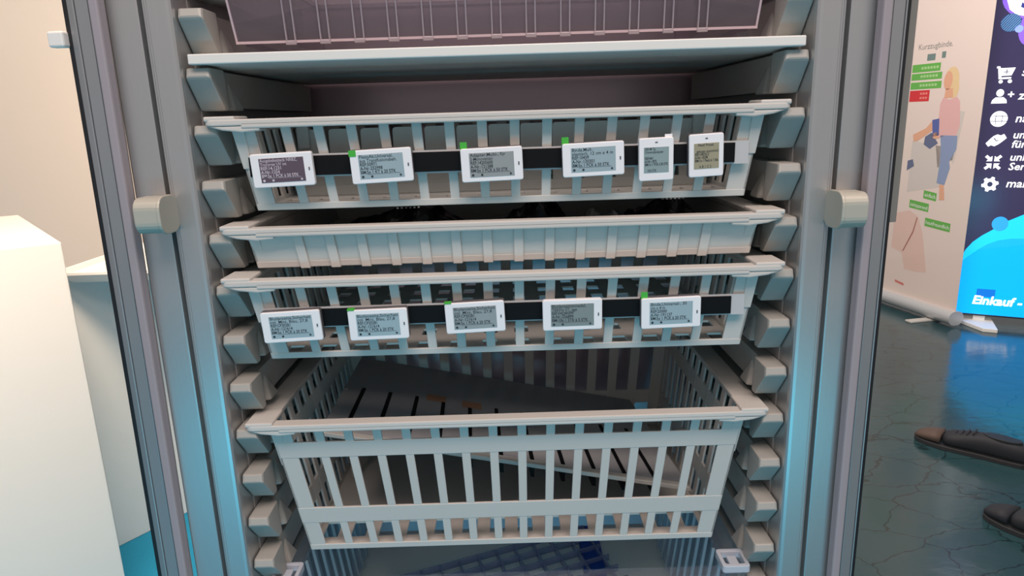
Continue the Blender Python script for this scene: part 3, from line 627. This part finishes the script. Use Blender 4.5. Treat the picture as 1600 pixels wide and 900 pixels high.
for s in (-1, 1):
    arc = [(ic + s * .017 * math.cos(R(a)), 1.171 + .042 * math.sin(R(a))) for a in range(-90, 91, 15)]
    gl.append(arc + [(x - s * .003 * math.cos(R(a)), z_) for (x, z_), a in zip(arc[::-1], range(90, -91, -15))][1:-1])
dpoly('globe_line', gl, NAVY, 2)
dpoly('handshake_icon', [[(ic - .046, 1.040), (ic - .032, 1.022), (ic - .020, 1.030), (ic - .004, 1.024), (ic + .012, 1.034), (ic + .024, 1.044), (ic + .036, 1.056), (ic + .048, 1.068), (ic + .034, 1.090), (ic + .020, 1.082), (ic + .004, 1.088), (ic - .012, 1.080), (ic - .024, 1.068)]], WL, 1)
dpoly('handshake_line', [[(ic - .012, 1.066), (ic + .002, 1.050), (ic + .014, 1.056), (ic + .012, 1.060), (ic + .003, 1.055), (ic - .008, 1.070)]], NAVY, 2)
ar = []
for sx in (-1, 1):
    for sz in (-1, 1):
        ar.append([(ic + sx * .005, .936 + sz * .006), (ic + sx * .032, .936 + sz * .006), (ic + sx * .024, .936 + sz * .016), (ic + sx * .040, .936 + sz * .030), (ic + sx * .030, .936 + sz * .041), (ic + sx * .015, .936 + sz * .027), (ic + sx * .005, .936 + sz * .035)][::sx * sz])
dpoly('arrows_icon', ar, WL, 1)
gp = []
for k in range(48):
    a = 2 * math.pi * k / 48; rr = .040 if (k % 8) < 4 else .030; gp.append((ic + rr * math.cos(a), .815 + rr * 1.05 * math.sin(a)))
dpoly('gear_icon', [gp], WL, 1); dpoly('gear_hole', [blob((ic, .815), .013, .014)], NAVY, 2)
def dtext(body, x, z, size, m_=WL, k=3, bold=0.0008, squeeze=1.0):
    me = text_mesh(body, size, shear=0.16, bold=bold, squeeze=squeeze)
    for q_ in me.vertices: q_.co = (x + q_.co.x, 0.0078 - 0.0003 * k, z + q_.co.z)
    return link('display_text', me, m_, sn)
dtext('s', 0.166, 1.394, 0.062); dtext('z', 0.166, 1.272, 0.062); dtext('na', 0.166, 1.152, 0.062)
dtext('um', 0.166, 1.066, 0.056); dtext('für', 0.166, 1.016, 0.056); dtext('unk', 0.166, 0.946, 0.056); dtext('Serv', 0.166, 0.895, 0.056); dtext('maß', 0.166, 0.800, 0.062)
dtext('Einkauf -', 0.083, 0.122, 0.070, bold=0.0022, squeeze=0.98, k=5)
dtext('S', 0.118, 1.738, 0.13, DB, 6, 0.003)

# ---------------------------------------------------------------- solid shoes standing in for a reflection in the door glass
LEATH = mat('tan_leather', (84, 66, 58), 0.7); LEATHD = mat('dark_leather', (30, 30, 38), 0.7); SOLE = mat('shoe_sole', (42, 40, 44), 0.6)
def reflected_shoe(x, y, rz, Ln, label, toe):
    t = empty('reflected_shoe', (x, y, 0), label, 'reflected_shoe', 'shoes modelled for a glass reflection', rz)
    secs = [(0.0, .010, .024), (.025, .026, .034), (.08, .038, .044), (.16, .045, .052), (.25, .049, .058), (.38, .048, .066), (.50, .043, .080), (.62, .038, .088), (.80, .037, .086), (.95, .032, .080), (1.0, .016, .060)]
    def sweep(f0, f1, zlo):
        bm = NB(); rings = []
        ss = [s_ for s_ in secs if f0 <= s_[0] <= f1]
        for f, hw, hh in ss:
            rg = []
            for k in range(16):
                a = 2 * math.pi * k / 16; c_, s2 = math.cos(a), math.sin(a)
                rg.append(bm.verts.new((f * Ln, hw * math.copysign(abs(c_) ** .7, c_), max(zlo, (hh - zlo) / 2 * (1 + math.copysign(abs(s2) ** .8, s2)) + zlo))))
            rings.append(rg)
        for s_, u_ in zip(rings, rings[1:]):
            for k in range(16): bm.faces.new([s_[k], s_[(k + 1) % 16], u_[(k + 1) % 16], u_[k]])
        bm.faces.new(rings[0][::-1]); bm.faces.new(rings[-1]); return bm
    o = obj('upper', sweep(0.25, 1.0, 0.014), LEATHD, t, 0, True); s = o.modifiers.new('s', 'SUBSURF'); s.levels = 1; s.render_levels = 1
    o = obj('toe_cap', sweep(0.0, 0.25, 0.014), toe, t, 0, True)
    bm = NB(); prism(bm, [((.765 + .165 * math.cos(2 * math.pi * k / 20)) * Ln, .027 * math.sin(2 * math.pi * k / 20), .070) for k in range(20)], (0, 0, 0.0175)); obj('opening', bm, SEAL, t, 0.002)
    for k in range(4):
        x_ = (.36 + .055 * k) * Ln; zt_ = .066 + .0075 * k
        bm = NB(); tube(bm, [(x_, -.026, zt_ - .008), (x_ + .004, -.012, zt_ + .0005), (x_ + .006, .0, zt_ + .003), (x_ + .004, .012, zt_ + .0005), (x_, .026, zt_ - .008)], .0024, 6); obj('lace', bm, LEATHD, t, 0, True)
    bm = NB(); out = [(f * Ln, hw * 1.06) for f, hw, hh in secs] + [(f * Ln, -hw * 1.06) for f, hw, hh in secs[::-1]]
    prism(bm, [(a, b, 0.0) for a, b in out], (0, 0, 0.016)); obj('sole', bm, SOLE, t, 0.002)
reflected_shoe(1.560, 1.715, math.atan2(-0.29, 0.226) + 0.12, 0.36, 'tan toe cap, the farther of two shoes modelled for a reflection in the door glass', LEATH)
reflected_shoe(1.470, 1.185, math.atan2(-0.26, 0.16), 0.30, 'all dark, nearest of two shoes modelled for a reflection in the door glass', LEATHD)
